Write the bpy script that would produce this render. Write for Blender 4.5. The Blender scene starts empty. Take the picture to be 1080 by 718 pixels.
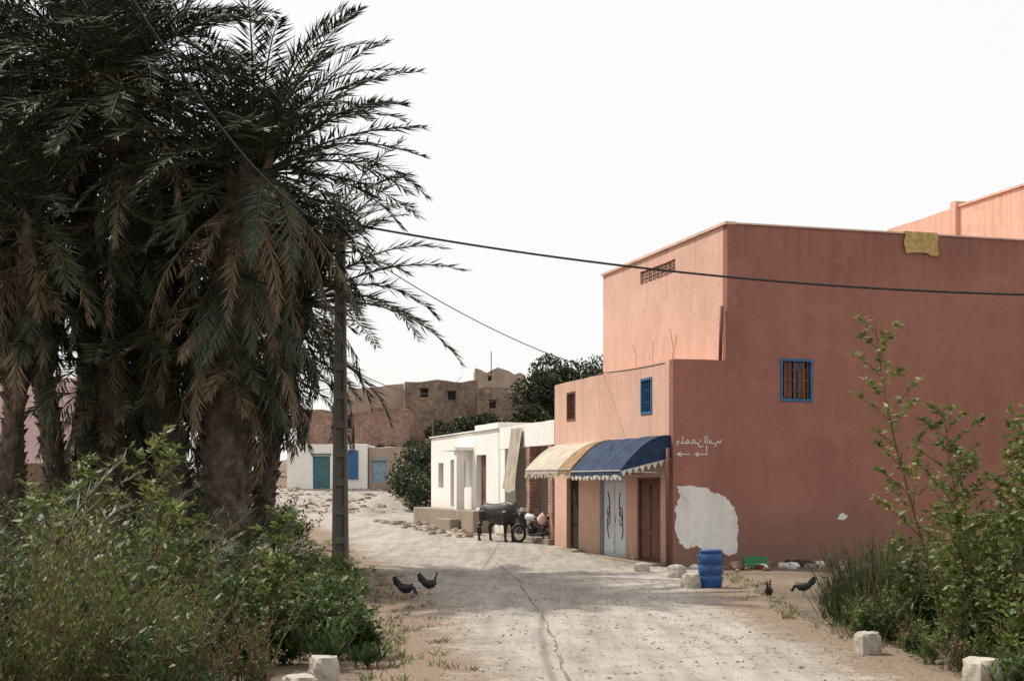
import bpy, math, random
import numpy as np
from mathutils import Vector, noise, Matrix
random.seed(7); rng=np.random.default_rng(7)
S=bpy.context.scene
COL=S.collection
# ---------------------------------------------------------------- materials
def newmat(name):
    m=bpy.data.materials.new(name); m.use_nodes=True
    nt=m.node_tree; nt.nodes.clear()
    out=nt.nodes.new('ShaderNodeOutputMaterial'); b=nt.nodes.new('ShaderNodeBsdfPrincipled')
    nt.links.new(b.outputs[0],out.inputs[0]); b.inputs['Specular IOR Level'].default_value=.25
    return m,nt,b,out
def pos(nt,sc=(1,1,1)):
    g=nt.nodes.new('ShaderNodeNewGeometry'); mp=nt.nodes.new('ShaderNodeMapping')
    mp.inputs['Scale'].default_value=sc; nt.links.new(g.outputs['Position'],mp.inputs[0]); return mp.outputs[0]
def nz(nt,vec,scale,detail=6,rough=.6):
    n=nt.nodes.new('ShaderNodeTexNoise'); n.inputs['Scale'].default_value=scale
    n.inputs['Detail'].default_value=detail; n.inputs['Roughness'].default_value=rough
    nt.links.new(vec,n.inputs['Vector']); return n.outputs[0]
def ramp(nt,fac,stops):
    r=nt.nodes.new('ShaderNodeValToRGB'); e=r.color_ramp.elements
    while len(e)<len(stops): e.new(.5)
    for i,(p,c) in enumerate(stops):
        e[i].position=p; e[i].color=(c[0],c[1],c[2],1) if not isinstance(c,(int,float)) else (c,c,c,1)
    nt.links.new(fac,r.inputs[0]); return r.outputs[0]
def mix(nt,fac,a,b,mode='MIX'):
    m=nt.nodes.new('ShaderNodeMix'); m.data_type='RGBA'; m.blend_type=mode
    for s,v in ((0,fac),(6,a),(7,b)):
        if isinstance(v,(int,float)): m.inputs[s].default_value=v
        elif isinstance(v,tuple): m.inputs[s].default_value=(v[0],v[1],v[2],1)
        else: nt.links.new(v,m.inputs[s])
    return m.outputs[2]
def bump(nt,b,h,strength=.4,dist=.02):
    n=nt.nodes.new('ShaderNodeBump'); n.inputs['Strength'].default_value=strength; n.inputs['Distance'].default_value=dist
    nt.links.new(h,n.inputs['Height']); nt.links.new(n.outputs[0],b.inputs['Normal'])
def k(c,f): return tuple(min(1,x*f) for x in c)
def plaster(name,c,var=.16,bs=.5,dirt=None,dz=.7,rough=.9,streak=.6,topz=None):
    m,nt,b,o=newmat(name); p=pos(nt); b.inputs['Roughness'].default_value=rough
    n1=nz(nt,p,.45,7,.62); n2=nz(nt,pos(nt,(2.2,2.2,.3)),1.0,6,.65); n3=nz(nt,p,7,8,.72)
    base=ramp(nt,n1,[(.3,k(c,1-var)),(.5,c),(.72,k(c,1+var*.8))])
    st=ramp(nt,n2,[(.35,.8),(.55,1.0),(.75,1.05)]); base=mix(nt,streak,base,st,'MULTIPLY')
    fn=ramp(nt,n3,[(.3,.84),(.6,1.05)]); base=mix(nt,.65,base,fn,'MULTIPLY')
    g=nt.nodes.new('ShaderNodeNewGeometry'); sx=nt.nodes.new('ShaderNodeSeparateXYZ'); nt.links.new(g.outputs['Position'],sx.inputs[0])
    if topz:
        n4=nz(nt,pos(nt,(5,5,.12)),1.6,5,.7)
        mr=nt.nodes.new('ShaderNodeMapRange'); nt.links.new(sx.outputs[2],mr.inputs[0]); mr.inputs[1].default_value=topz-1.6; mr.inputs[2].default_value=topz; mr.inputs[3].default_value=0; mr.inputs[4].default_value=.8
        sq=nt.nodes.new('ShaderNodeMath'); sq.operation='MULTIPLY'; nt.links.new(mr.outputs[0],sq.inputs[0]); nt.links.new(ramp(nt,n4,[(.42,0.0),(.68,1.0)]),sq.inputs[1])
        base=mix(nt,sq.outputs[0],base,k(c,.66))
        vo=nz(nt,pos(nt,(1,1,1.3)),.8,3,.4); base=mix(nt,ramp(nt,vo,[(.60,0.0),(.615,.4)]),base,tuple(min(1,x*1.07+.012) for x in c))
    if dirt:
        a=nt.nodes.new('ShaderNodeMath'); a.operation='MULTIPLY_ADD'; nt.links.new(n3,a.inputs[0]); a.inputs[1].default_value=-1.1; nt.links.new(sx.outputs[2],a.inputs[2])
        mr=nt.nodes.new('ShaderNodeMapRange'); nt.links.new(a.outputs[0],mr.inputs[0]); mr.inputs[1].default_value=-.5; mr.inputs[2].default_value=dz; mr.inputs[3].default_value=.75; mr.inputs[4].default_value=0
        base=mix(nt,mr.outputs[0],base,dirt)
    nt.links.new(base,b.inputs['Base Color']); bump(nt,b,mix(nt,.4,n3,n1),bs,.03)
    return m
def simple(name,c,rough=.6,var=.12,sc=6,metal=0,bs=.15,spec=.3):
    m,nt,b,o=newmat(name); p=pos(nt); b.inputs['Roughness'].default_value=rough; b.inputs['Metallic'].default_value=metal
    b.inputs['Specular IOR Level'].default_value=spec
    n=nz(nt,p,sc,6,.65); nt.links.new(ramp(nt,n,[(.3,k(c,1-var*1.6)),(.7,k(c,1+var))]),b.inputs['Base Color'])
    bump(nt,b,n,bs,.01); return m
def brick(name,c1,c2,mortar,scale=1.0,bs=.6):
    m,nt,b,o=newmat(name); b.inputs['Roughness'].default_value=.92
    g=nt.nodes.new('ShaderNodeNewGeometry'); sx=nt.nodes.new('ShaderNodeSeparateXYZ'); nt.links.new(g.outputs['Position'],sx.inputs[0])
    ad=nt.nodes.new('ShaderNodeMath'); nt.links.new(sx.outputs[0],ad.inputs[0]); nt.links.new(sx.outputs[1],ad.inputs[1])
    cb=nt.nodes.new('ShaderNodeCombineXYZ'); nt.links.new(ad.outputs[0],cb.inputs[0]); nt.links.new(sx.outputs[2],cb.inputs[1])
    br=nt.nodes.new('ShaderNodeTexBrick'); br.inputs['Scale'].default_value=scale
    br.inputs['Color1'].default_value=(*c1,1); br.inputs['Color2'].default_value=(*c2,1); br.inputs['Mortar'].default_value=(*mortar,1)
    br.inputs['Brick Width'].default_value=.42; br.inputs['Row Height'].default_value=.2; br.inputs['Mortar Size'].default_value=.022
    wv=nz(nt,g.outputs['Position'],2.5,4); v2=mix(nt,.2,cb.outputs[0],wv,'ADD'); nt.links.new(v2,br.inputs['Vector'])
    n=nz(nt,g.outputs['Position'],.6,7,.7); n2=nz(nt,g.outputs['Position'],3.5,5,.7)
    col=mix(nt,.9,br.outputs[0],ramp(nt,n,[(.3,.5),(.7,1.3)]),'MULTIPLY'); col=mix(nt,.8,col,ramp(nt,n2,[(.35,.55),(.6,1.15)]),'MULTIPLY'); nt.links.new(col,b.inputs['Base Color'])
    bump(nt,b,br.outputs[1],bs,-.02); return m
def leafmat(name,stops,trans=.3):
    m,nt,b,o=newmat(name); b.inputs['Roughness'].default_value=.5; b.inputs['Specular IOR Level'].default_value=.3
    a=nt.nodes.new('ShaderNodeAttribute'); a.attribute_name='tint'
    n=nz(nt,pos(nt),1.1,2); base=mix(nt,.7,ramp(nt,a.outputs['Fac'],stops),ramp(nt,n,[(.3,.6),(.7,1.3)]),'MULTIPLY')
    nt.links.new(base,b.inputs['Base Color'])
    if trans>0:
        t=nt.nodes.new('ShaderNodeBsdfTranslucent'); nt.links.new(base,t.inputs[0])
        mx=nt.nodes.new('ShaderNodeMixShader'); mx.inputs[0].default_value=trans
        nt.links.new(b.outputs[0],mx.inputs[1]); nt.links.new(t.outputs[0],mx.inputs[2]); nt.links.new(mx.outputs[0],o.inputs[0])
    return m
M={}
M['facade']=plaster('pink_plaster_front',(.69,.435,.335),.08,.4,(.40,.27,.2),.8,.9,.5,5.06)  # front wall has a paler paint of its own than the side wall
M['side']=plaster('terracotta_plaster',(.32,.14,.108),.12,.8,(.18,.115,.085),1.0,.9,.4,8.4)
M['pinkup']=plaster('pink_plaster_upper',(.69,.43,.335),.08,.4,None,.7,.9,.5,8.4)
M['coping']=plaster('coping_plaster',(.68,.48,.39),.1,.3)
M['white']=plaster('whitewash',(.83,.81,.77),.04,.3,(.55,.47,.38),1.0,.9,.3)
M['white2']=plaster('whitewash_old',(.74,.71,.66),.1,.45)
M['lilac']=plaster('pink_lilac_plaster',(.66,.47,.46),.08,.3)
M['adobe']=plaster('adobe',(.27,.18,.13),.2,.8)
M['tan']=plaster('tan_plaster',(.40,.31,.245),.18,.7)
M['brick']=brick('brick_pillar',(.40,.20,.145),(.32,.15,.11),(.5,.42,.35),2.2)
M['stonew']=brick('stone_masonry',(.31,.205,.15),(.20,.14,.105),(.33,.265,.205),1.7)
M['redbrick']=brick('hollow_brick',(.40,.235,.175),(.33,.18,.135),(.42,.33,.27),1.8)
M['blue']=simple('blue_paint',(.035,.13,.28),.5,.2)
M['teal']=simple('teal_paint',(.06,.15,.18),.6,.2)
M['fadedblue']=simple('faded_blue_paint',(.26,.37,.46),.6,.2)
M['brownd']=simple('brown_metal_door',(.17,.068,.05),.6,.25,3)
M['grille']=simple('rusty_grille',(.19,.085,.045),.7,.2)
M['doorw']=simple('pale_door_paint',(.66,.70,.73),.6,.09,2)
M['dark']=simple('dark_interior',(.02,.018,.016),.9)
M['glass']=simple('dark_glass',(.02,.022,.025),.12,.1,2,0,.02,.5)
M['canvasblue']=simple('blue_canvas',(.022,.042,.09),.85,.35,3)
M['canvaswhite']=simple('white_canvas_trim',(.62,.59,.53),.85,.15,5)
M['canvasorange']=simple('ochre_canvas',(.30,.175,.09),.85,.3,3)
M['canvascream']=simple('cream_canvas',(.47,.41,.33),.85,.2,3)
M['concrete']=plaster('concrete_pole',(.17,.15,.125),.15,.4)
M['stone']=plaster('whitewashed_stone',(.43,.39,.33),.2,.9)
M['rock']=plaster('rubble_rock',(.28,.225,.175),.25,.9)
M['barrel']=simple('blue_plastic',(.014,.065,.22),.45,.2,5,0,.05,.45)
M['black']=simple('black_rubber',(.02,.02,.02),.6)
M['chrome']=simple('worn_metal',(.5,.5,.5),.35,.1,8,1)
M['towel']=simple('yellow_towel',(.50,.34,.14),.95,.25,9,0,.5)
M['graf']=simple('white_paint',(.66,.63,.60),.8,.15,9)
M['cable']=simple('black_cable',(.02,.02,.022),.7)
M['rebar']=simple('rusty_rebar',(.16,.09,.06),.8)
M['trunk']=simple('palm_trunk_bark',(.13,.10,.075),.95,.45,5,0,1)
M['stalk']=simple('orange_fruit_stalk',(.34,.14,.04),.7,.3)
M['bark']=simple('bark',(.13,.10,.07),.9,.3,8,0,.6)
M['bull']=simple('bull_hide',(.034,.028,.026),.42,.5,2.5)
M['horn']=simple('horn',(.45,.40,.32),.5)
M['hen']=simple('black_feathers',(.018,.016,.018),.5,.3,20)
M['red']=simple('red_comb',(.5,.03,.02),.6)
M['green']=simple('green_plastic_crate',(.05,.24,.11),.5)
M['yellow']=simple('yellow_leg',(.4,.28,.1),.6)
M['palm']=leafmat('palm_fronds',[(0,(.028,.038,.021)),(.3,(.044,.055,.029)),(.5,(.075,.077,.041)),(.65,(.125,.088,.053)),(1,(.20,.14,.088))],0)
M['leaf']=leafmat('shrub_leaves',[(0,(.022,.04,.016)),(.3,(.042,.075,.022)),(.55,(.095,.14,.034)),(.75,(.18,.20,.055)),(.86,(.21,.165,.075)),(1,(.16,.095,.06))],.3)
M['dtree']=leafmat('dark_tree_leaves',[(0,(.018,.028,.014)),(1,(.06,.072,.028))],0)
# ---------------------------------------------------------------- mesh helpers
parent_inv={}
def link(o,parent=None):
    COL.objects.link(o)
    if parent is not None:
        o.parent=parent; o.matrix_parent_inverse=parent_inv[parent.name]
    return o
def empty(name,loc,rotz=0):
    e=bpy.data.objects.new(name,None); e.empty_display_size=.3; COL.objects.link(e)
    e.matrix_world=Matrix.Translation(Vector(loc))@Matrix.Rotation(rotz,4,'Z')
    parent_inv[e.name]=(Matrix.Translation(Vector(loc))@Matrix.Rotation(rotz,4,'Z')).inverted()
    return e
class MB:
    def __init__(s): s.v=[];s.f=[];s.m=[]
    def add(s,vs,fs,mi=0):
        n=len(s.v); s.v.extend([tuple(v) for v in vs]); s.f.extend([tuple(i+n for i in f) for f in fs]); s.m.extend([mi]*len(fs))
    def quad(s,a,b,c,d,mi=0): s.add([a,b,c,d],[(0,1,2,3)],mi)
    def box(s,P,a0,a1,t0,t1,z0,z1,mi=0):
        vs=[P(a,t,z) for z in (z0,z1) for t in (t0,t1) for a in (a0,a1)]
        s.add(vs,[(0,1,3,2),(4,6,7,5),(0,4,5,1),(2,3,7,6),(0,2,6,4),(1,5,7,3)],mi)
    def tube(s,pts,rad,n=8,mi=0,cap=True):
        pts=[Vector(p) for p in pts]; N=len(pts)
        if not hasattr(rad,'__len__'): rad=[rad]*N
        vs=[];fs=[]
        for i,p in enumerate(pts):
            d=(pts[min(i+1,N-1)]-pts[max(i-1,0)]).normalized()
            ref=Vector((0,0,1)) if abs(d.z)<.9 else Vector((1,0,0))
            x=d.cross(ref).normalized(); y=x.cross(d).normalized()
            r=rad[i]; rx,ry=(r if hasattr(r,'__len__') else (r,r))
            for j in range(n):
                a=2*math.pi*j/n; vs.append(p+x*math.cos(a)*rx+y*math.sin(a)*ry)
        for i in range(N-1):
            for j in range(n):
                a=i*n+j;b=i*n+(j+1)%n; fs.append((a,b,b+n,a+n))
        if cap: fs.append(tuple(range(n))[::-1]); fs.append(tuple(range((N-1)*n,N*n)))
        s.add(vs,fs,mi)
    def obj(s,name,mats,parent=None,smooth=False,bevel=0):
        me=bpy.data.meshes.new(name); V=np.array(s.v,dtype=float)
        off=np.zeros(3)
        if parent is None:
            off=np.array([(V[:,0].min()+V[:,0].max())/2,(V[:,1].min()+V[:,1].max())/2,V[:,2].min()]); V=V-off
        me.from_pydata(V.tolist(),[],s.f)
        for mm in mats: me.materials.append(M[mm] if isinstance(mm,str) else mm)
        me.polygons.foreach_set('material_index',s.m)
        if smooth: me.polygons.foreach_set('use_smooth',[True]*len(s.f))
        me.update(); o=bpy.data.objects.new(name,me); o.location=off; link(o,parent)
        if bevel:
            b=o.modifiers.new('bevel','BEVEL'); b.width=bevel; b.segments=2; b.limit_method='ANGLE'
        return o
W=lambda x,y,z:(x,y,z)
def wall(mb,P,a0,a1,z0,z1,th,ops=(),step=.6,mi=0,wob=.012,seed=0,topfn=None):
    def lin(lo,hi,ex):
        c=set([lo,hi]+[e for e in ex if lo<e<hi]); n=max(1,int((hi-lo)/step))
        for i in range(1,n):
            x=lo+(hi-lo)*i/n
            if all(abs(x-e)>.12 for e in ex): c.add(x)
        return sorted(c)
    A=lin(a0,a1,[o[0] for o in ops]+[o[1] for o in ops]); Z=lin(z0,z1,[o[2] for o in ops]+[o[3] for o in ops])
    def Q(a,t,z):
        if topfn is not None and z>z1-1e-4: z=z+topfn(a)
        p=Vector(P(a,t,z)); n=noise.noise_vector(p*.9+Vector((seed,0,0)))
        return p+Vector((n.x*wob*.3,n.y*wob*.3,n.z*wob*1.6 if z>z0+.01 else 0))
    hole=lambda a,z:any(o[0]<a<o[1] and o[2]<z<o[3] for o in ops)
    for i in range(len(A)-1):
        for j in range(len(Z)-1):
            if hole((A[i]+A[i+1])/2,(Z[j]+Z[j+1])/2): continue
            for t in (0,th): mb.quad(Q(A[i],t,Z[j]),Q(A[i+1],t,Z[j]),Q(A[i+1],t,Z[j+1]),Q(A[i],t,Z[j+1]),mi)
            def edge(ia,ja,ib,jb): mb.quad(Q(A[ia],0,Z[ja]),Q(A[ib],0,Z[jb]),Q(A[ib],th,Z[jb]),Q(A[ia],th,Z[ja]),mi)
            if i==0 or hole((A[i-1]+A[i])/2,(Z[j]+Z[j+1])/2): edge(i,j,i,j+1)
            if i==len(A)-2 or hole((A[i+1]+A[i+2])/2,(Z[j]+Z[j+1])/2): edge(i+1,j,i+1,j+1)
            if j==0 or hole((A[i]+A[i+1])/2,(Z[j-1]+Z[j])/2): edge(i,j,i+1,j)
            if j==len(Z)-2 or hole((A[i]+A[i+1])/2,(Z[j+1]+Z[j+2])/2): edge(i,j+1,i+1,j+1)
class LA:
    def __init__(s): s.V=[];s.F=[];s.T=[];s.n=0
    def leaves(s,B,D,Sd,L,Wd,T,mid=.4):
        N=len(B)
        if N==0:return
        L=L[:,None];Wd=Wd[:,None]
        c=B+D*L*mid
        V=np.stack([B,c+Sd*Wd*.5,B+D*L,c-Sd*Wd*.5],1).reshape(-1,3)
        F=np.arange(4*N).reshape(N,4)+s.n
        s.V.append(V);s.F.append(F);s.T.append(T);s.n+=4*N
    def tube(s,pts,rad,n=4,t=.9):
        pts=np.asarray(pts,float);K=len(pts);rad=np.asarray(rad,float)
        d=np.gradient(pts,axis=0); d/=np.linalg.norm(d,axis=1)[:,None]+1e-9
        ref=np.array([.31,.95,.05]); x=np.cross(d,ref); x/=np.linalg.norm(x,axis=1)[:,None]+1e-9; y=np.cross(x,d)
        a=np.arange(n)*2*np.pi/n
        V=(pts[:,None]+rad[:,None,None]*(np.cos(a)[None,:,None]*x[:,None]+np.sin(a)[None,:,None]*y[:,None])).reshape(-1,3)
        i=np.arange(K-1)[:,None]*n; j=np.arange(n)[None]; j2=(j+1)%n
        F=np.stack([i+j,i+j2,i+j2+n,i+j+n],-1).reshape(-1,4)+s.n
        s.V.append(V);s.F.append(F);s.T.append(np.full(len(F),t));s.n+=len(V)
    def obj(s,name,mat,parent=None):
        V=np.concatenate(s.V);F=np.concatenate(s.F);T=np.concatenate(s.T)
        off=np.zeros(3)
        if parent is None:
            off=np.array([(V[:,0].min()+V[:,0].max())/2,(V[:,1].min()+V[:,1].max())/2,V[:,2].min()]); V=V-off
        me=bpy.data.meshes.new(name); me.vertices.add(len(V)); me.vertices.foreach_set('co',V.ravel())
        me.loops.add(F.size); me.loops.foreach_set('vertex_index',F.ravel().astype(np.int32))
        me.polygons.add(len(F)); me.polygons.foreach_set('loop_start',(np.arange(len(F))*4).astype(np.int32))
        me.update(calc_edges=True); me.validate()
        at=me.attributes.new('tint','FLOAT','FACE'); at.data.foreach_set('value',np.clip(T,0,1).astype(np.float32))
        me.materials.append(M[mat]); o=bpy.data.objects.new(name,me); o.location=off; link(o,parent); return o
def nrm(a): return a/(np.linalg.norm(a,axis=-1,keepdims=True)+1e-9)
# ---------------------------------------------------------------- terrain
def sst(a,b,x): t=np.clip((x-a)/(b-a),0,1); return t*t*(3-2*t)
def H(x,y):
    x=np.asarray(x,float);y=np.asarray(y,float)
    b=np.interp(y,[-50,35,40,44,50,58,75,85,120,400,3000],[0,0,.07,.17,.3,.42,.55,1.9,1.6,0,0])
    m=sst(-24,-12,x)*(1-sst(20,60,x))
    return b+m*np.interp(y,[85,95,108,125,150,200,320],[0,1.9,3.9,6.3,10.8,8,0])
h=lambda x,y: float(H(x,y))
def xl(y): return np.interp(y,[3,14,22.7,33,45,60,75,84],[-.7,-1.2,-2.2,-3.9,-6.3,-10,-14,-16])
def xr(y): return np.interp(y,[3,14,20,25.7,31,33.2,34,43,58,75,84],[4.9,4.5,4.15,4.3,4.6,4.7,4.2,1.5,-2.9,-5.5,-8])
def gridmesh(name,X,Y,Z,mat,attr=None):
    ny,nx=X.shape; me=bpy.data.meshes.new(name)
    V=np.stack([X,Y,Z],-1).reshape(-1,3); i=np.arange(ny-1)[:,None]*nx; j=np.arange(nx-1)[None]
    F=np.stack([i+j,i+j+1,i+j+1+nx,i+j+nx],-1).reshape(-1,4)
    me.from_pydata(V.tolist(),[],F.tolist()); me.polygons.foreach_set('use_smooth',[True]*len(F))
    if attr is not None:
        a=me.attributes.new('edge','FLOAT','POINT'); a.data.foreach_set('value',attr.ravel().astype(np.float32))
    me.materials.append(mat); o=bpy.data.objects.new(name,me); COL.objects.link(o); return o
ysr=np.arange(3,84.01,.5)
gy_=np.concatenate([np.array([-400,-200,-100,-50,-20,-5]),np.arange(0,3,1),ysr,np.arange(85,160,1),np.array([165,175,190,210,250,320,450,700,1200,2500])])
gx_=np.concatenate([-np.array([2500,1200,600,300,200,140,100,80,65,55,48,42,38,34]),np.arange(-32,32.1,1),np.array([34,38,42,48,55,65,80,100,140,200,300,600,1200,2500])])
GX,GY=np.meshgrid(gx_,gy_); GZ=H(GX,GY)
rough=np.array([[noise.noise(Vector((x*.35,y*.35,0)))*.5+noise.noise(Vector((x*1.1,y*1.1,3)))*.3 for x in gx_] for y in gy_])
off_road=np.clip(np.maximum(xl(GY)-.6-GX,GX-xr(GY)-.4),0,2)/2*(GY>3)*(GY<300)
hillm=np.clip((GY-84)/10,0,1)
GZ=GZ+rough*off_road*(.14+.8*hillm)*np.where((GX>0)&(GY>26)&(GY<70),.1,1)
m,nt,b,o=newmat('dry_soil'); b.inputs['Roughness'].default_value=.95
p=pos(nt); n1=nz(nt,p,.3,7,.65); n2=nz(nt,p,3.5,7,.7); n3=nz(nt,p,28,5,.7)
c=ramp(nt,n1,[(.3,(.125,.095,.07)),(.5,(.20,.15,.11)),(.7,(.27,.215,.165))]); c=mix(nt,.7,c,ramp(nt,n2,[(.3,.65),(.7,1.25)]),'MULTIPLY'); c=mix(nt,.7,c,ramp(nt,n3,[(.35,.72),(.65,1.2)]),'MULTIPLY')
nt.links.new(c,b.inputs['Base Color']); bump(nt,b,mix(nt,.5,n2,n3),.8,.05); M['soil']=m
gridmesh('ground',GX,GY,GZ,m)
m,nt,b,o=newmat('dusty_road'); b.inputs['Roughness'].default_value=.93
p=pos(nt); n1=nz(nt,pos(nt,(.7,.16,1)),.9,7,.62); n2=nz(nt,p,1.1,8,.68); n3=nz(nt,p,24,5,.7); n4=nz(nt,pos(nt,(1.8,.16,1)),2.2,6,.62); n5=nz(nt,p,80,3,.7)
c=ramp(nt,n1,[(.28,(.275,.235,.20)),(.45,(.345,.305,.265)),(.6,(.39,.352,.312)),(.75,(.31,.27,.23))])
c=mix(nt,.8,c,ramp(nt,n2,[(.3,.70),(.5,1.0),(.7,1.12)]),'MULTIPLY'); c=mix(nt,.6,c,ramp(nt,n3,[(.34,.62),(.5,1.0),(.68,1.2)]),'MULTIPLY'); c=mix(nt,.75,c,ramp(nt,n4,[(.35,.70),(.6,1.08)]),'MULTIPLY')
c=mix(nt,.6,c,ramp(nt,n5,[(.38,.68),(.5,1.0)]),'MULTIPLY')
at=nt.nodes.new('ShaderNodeAttribute'); at.attribute_name='edge'
ma=nt.nodes.new('ShaderNodeMath'); ma.operation='MULTIPLY_ADD'; nt.links.new(nz(nt,p,2.4,8,.7),ma.inputs[0]); ma.inputs[1].default_value=-2.3; nt.links.new(at.outputs['Fac'],ma.inputs[2])
em=ramp(nt,ma.outputs[0],[(0,0.0),(.6,1.0)])
soil=ramp(nt,n3,[(.35,(.15,.105,.076)),(.65,(.27,.20,.15))]); c=mix(nt,em,soil,c)
nt.links.new(c,b.inputs['Base Color']); bump(nt,b,mix(nt,.5,n2,n3),.6,.03); M['road']=m
ncol=34; U=np.linspace(0,1,ncol)
RX=[];RE=[]
for y in ysr:
    a=float(xl(y))-.25+.35*noise.noise(Vector((0,y*.5,0)))+.12*noise.noise(Vector((0,y*1.9,5))); bb=float(xr(y))+.2+.35*noise.noise(Vector((7,y*.5,0)))
    r=a+(bb-a)*U; RX.append(r); RE.append(np.minimum((r-a)*.75+.5,np.where(y>31,9,(bb-r)*.95+.55)))
RX=np.array(RX);RE=np.clip(np.array(RE),0,2.8); RY=np.repeat(ysr[:,None],ncol,1)
gridmesh('road',RX,RY,H(RX,RY)+.012,m,RE)
mb=MB()
def seam(pl,w,z=.019):
    P=[]
    for i in range(len(pl)-1):
        for j in range(18):
            t=j/18; P.append((pl[i][0]*(1-t)+pl[i+1][0]*t,pl[i][1]*(1-t)+pl[i+1][1]*t))
    P=[(x+.07*noise.noise(Vector((x,y*.9,w*90)))+.03*noise.noise(Vector((x,y*6,w*90))),y) for x,y in P]
    for i in range(len(P)-1):
        (x0,y0),(x1,y1)=P[i],P[i+1]; wf=lambda x,y:w*max(.05,.1+1.3*abs(noise.noise(Vector((x*3,y*1.7,1)))))
        dx,dy=x1-x0,y1-y0;L=math.hypot(dx,dy)+1e-6;nx,ny=-dy/L,dx/L; wa,wb=wf(x0,y0),wf(x1,y1)
        mb.quad((x0-nx*wa,y0-ny*wa,z+h(x0,y0)),(x0+nx*wa,y0+ny*wa,z+h(x0,y0)),(x1+nx*wb,y1+ny*wb,z+h(x1,y1)),(x1-nx*wb,y1-ny*wb,z+h(x1,y1)))
seam([(.72,8),(.6,14.2),(.5,19.7),(.1,30),(-.5,36)],.03); seam([(-1.6,17.2),(.5,17.6)],.012); seam([(.45,21.5),(3.9,22.6)],.013); seam([(-2.2,24.5),(.3,24.8)],.012); seam([(.6,14.6),(2.2,16.2),(3.4,16.6)],.012)
M['seam']=simple('seam_dirt',(.20,.165,.135),.95,.3,6)
mb.obj('road_seam',['seam'])
mb=MB()
octv=[(1,0,0),(-1,0,0),(0,1,0),(0,-1,0),(0,0,1),(0,0,-1)]; octf=[(0,2,4),(2,1,4),(1,3,4),(3,0,4),(2,0,5),(1,2,5),(3,1,5),(0,3,5)]
def pebble(mb,x,y,z,r,mi=0):
    s=[r*random.uniform(.6,1.3) for _ in range(6)]; a=random.random()*6.28; ca,sa=math.cos(a),math.sin(a); vs=[]
    for i,v in enumerate(octv):
        px,py,pz=v[0]*s[i],v[1]*s[i],v[2]*s[i]*.6; vs.append((x+px*ca-py*sa,y+px*sa+py*ca,z+pz))
    mb.add(vs,octf,mi)
for i in range(4600):
    y=random.uniform(12,42)
    if random.random()<.5: y=12+(y-12)*.5
    a,bb=float(xl(y))-.8,float(xr(y))+.4
    e=random.random(); x=a+(bb-a)*(random.betavariate(.4,.45) if e<.8 else random.random())
    pebble(mb,x,y,h(x,y)+.015,random.choice([.007,.009,.011,.014,.018,.028]),random.choice([0,0,1]) )
mb.obj('gravel',['rock','seam'])
# ---------------------------------------------------------------- rocks
def rock(mb,c,s,seed=0,mi=0,blocky=.6,n=7,am=.14):
    vs=[];fs=[]; ra=seed*1.7 if am>.2 else seed*.13; ca,sa=math.cos(ra),math.sin(ra)
    for i in range(n+1):
        for j in range(n*2):
            th=math.pi*i/n; ph=math.pi*j/n; d=Vector((math.sin(th)*math.cos(ph),math.sin(th)*math.sin(ph),math.cos(th)))
            mx=max(abs(d.x),abs(d.y),abs(d.z)); q=d*((1-blocky)+blocky/mx)
            q*=1+am*noise.noise(d*1.7+Vector((seed*3.1,seed,0)))+am*.5*noise.noise(d*5+Vector((seed*3.1,seed,0)))
            x,y=q.x*s[0],q.y*s[1]
            vs.append((c[0]+x*ca-y*sa,c[1]+x*sa+y*ca,c[2]+q.z*s[2]))
    N=n*2
    for i in range(n):
        for j in range(N): fs.append((i*N+j,i*N+(j+1)%N,(i+1)*N+(j+1)%N,(i+1)*N+j))
    mb.add(vs,fs,mi)
for i,(x,y,sx,sz) in enumerate([(4.2,16.4,.125,.26),(4.78,14.1,.14,.24),(-1.88,13.9,.13,.28),(-2.0,13.1,.14,.2),(3.55,29.9,.14,.27),(3.47,26.9,.14,.27),(-4.35,31.3,.13,.25),(3.0,32,.13,.2)]):
    mb=MB(); rock(mb,(x,y,sz*.45),(sx,sx*1.2,sz*.6),i+1,0,.72,12); mb.obj('kerb_stone',['stone'])
mb=MB()
for i in range(420):
    y=random.uniform(72,93); x=-.115*y+random.gauss(1.0,3.2)-2
    s=random.choice([.05,.06,.08,.1,.13,.2]); rock(mb,(x,y,h(x,y)+s*.1),(s*random.uniform(.8,1.6),s,s*.6),i,0,.15,4,.5)
for i in range(110):
    v=random.uniform(14,27);u=random.uniform(-2.4,-.7); x=3.91+.9595*u-.2816*v; y=33.7+.2816*u+.9595*v
    s=random.choice([.05,.07,.1,.16]); rock(mb,(x,y,h(x,y)+s*.2),(s*1.3,s,s*.6),i,0,.2,4,.5)
mb.obj('rubble',['rock'])
# ---------------------------------------------------------------- terracotta building
O=Vector((3.91,33.7,0)); eu=Vector((.9595,.2816,0)); ev=Vector((-.2816,.9595,0)); Zv=Vector((0,0,1))
F=lambda u,v,z:O+eu*u+ev*v+Zv*z
PF=lambda a,t,z:F(t,a,z); PR=lambda a,t,z:F(a,t,z); PT=lambda a,t,z:F(1.433+t,a,z)
B=empty('terracotta_building',F(8,4.5,0))
fo=[(.8,2.4,-.1,2.2),(3.2,5.2,-.1,2.27),(7.0,8.1,-.1,2.2),(1.35,2.1,3.8,4.72),(7.3,8.05,3.9,4.75)]
mb=MB(); wall(mb,PF,.25,9.24,-.1,5.06,.25,fo); mb.obj('front_wall',['facade'],B)
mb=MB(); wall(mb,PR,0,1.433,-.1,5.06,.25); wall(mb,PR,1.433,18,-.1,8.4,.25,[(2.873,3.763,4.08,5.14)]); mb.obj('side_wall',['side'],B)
mb=MB(); wall(mb,PT,.25,8.84,4.3,8.4,.2,[(3.24,5.77,7.7,8.06)],wob=.016); mb.obj('upper_wall',['pinkup'],B)
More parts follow.
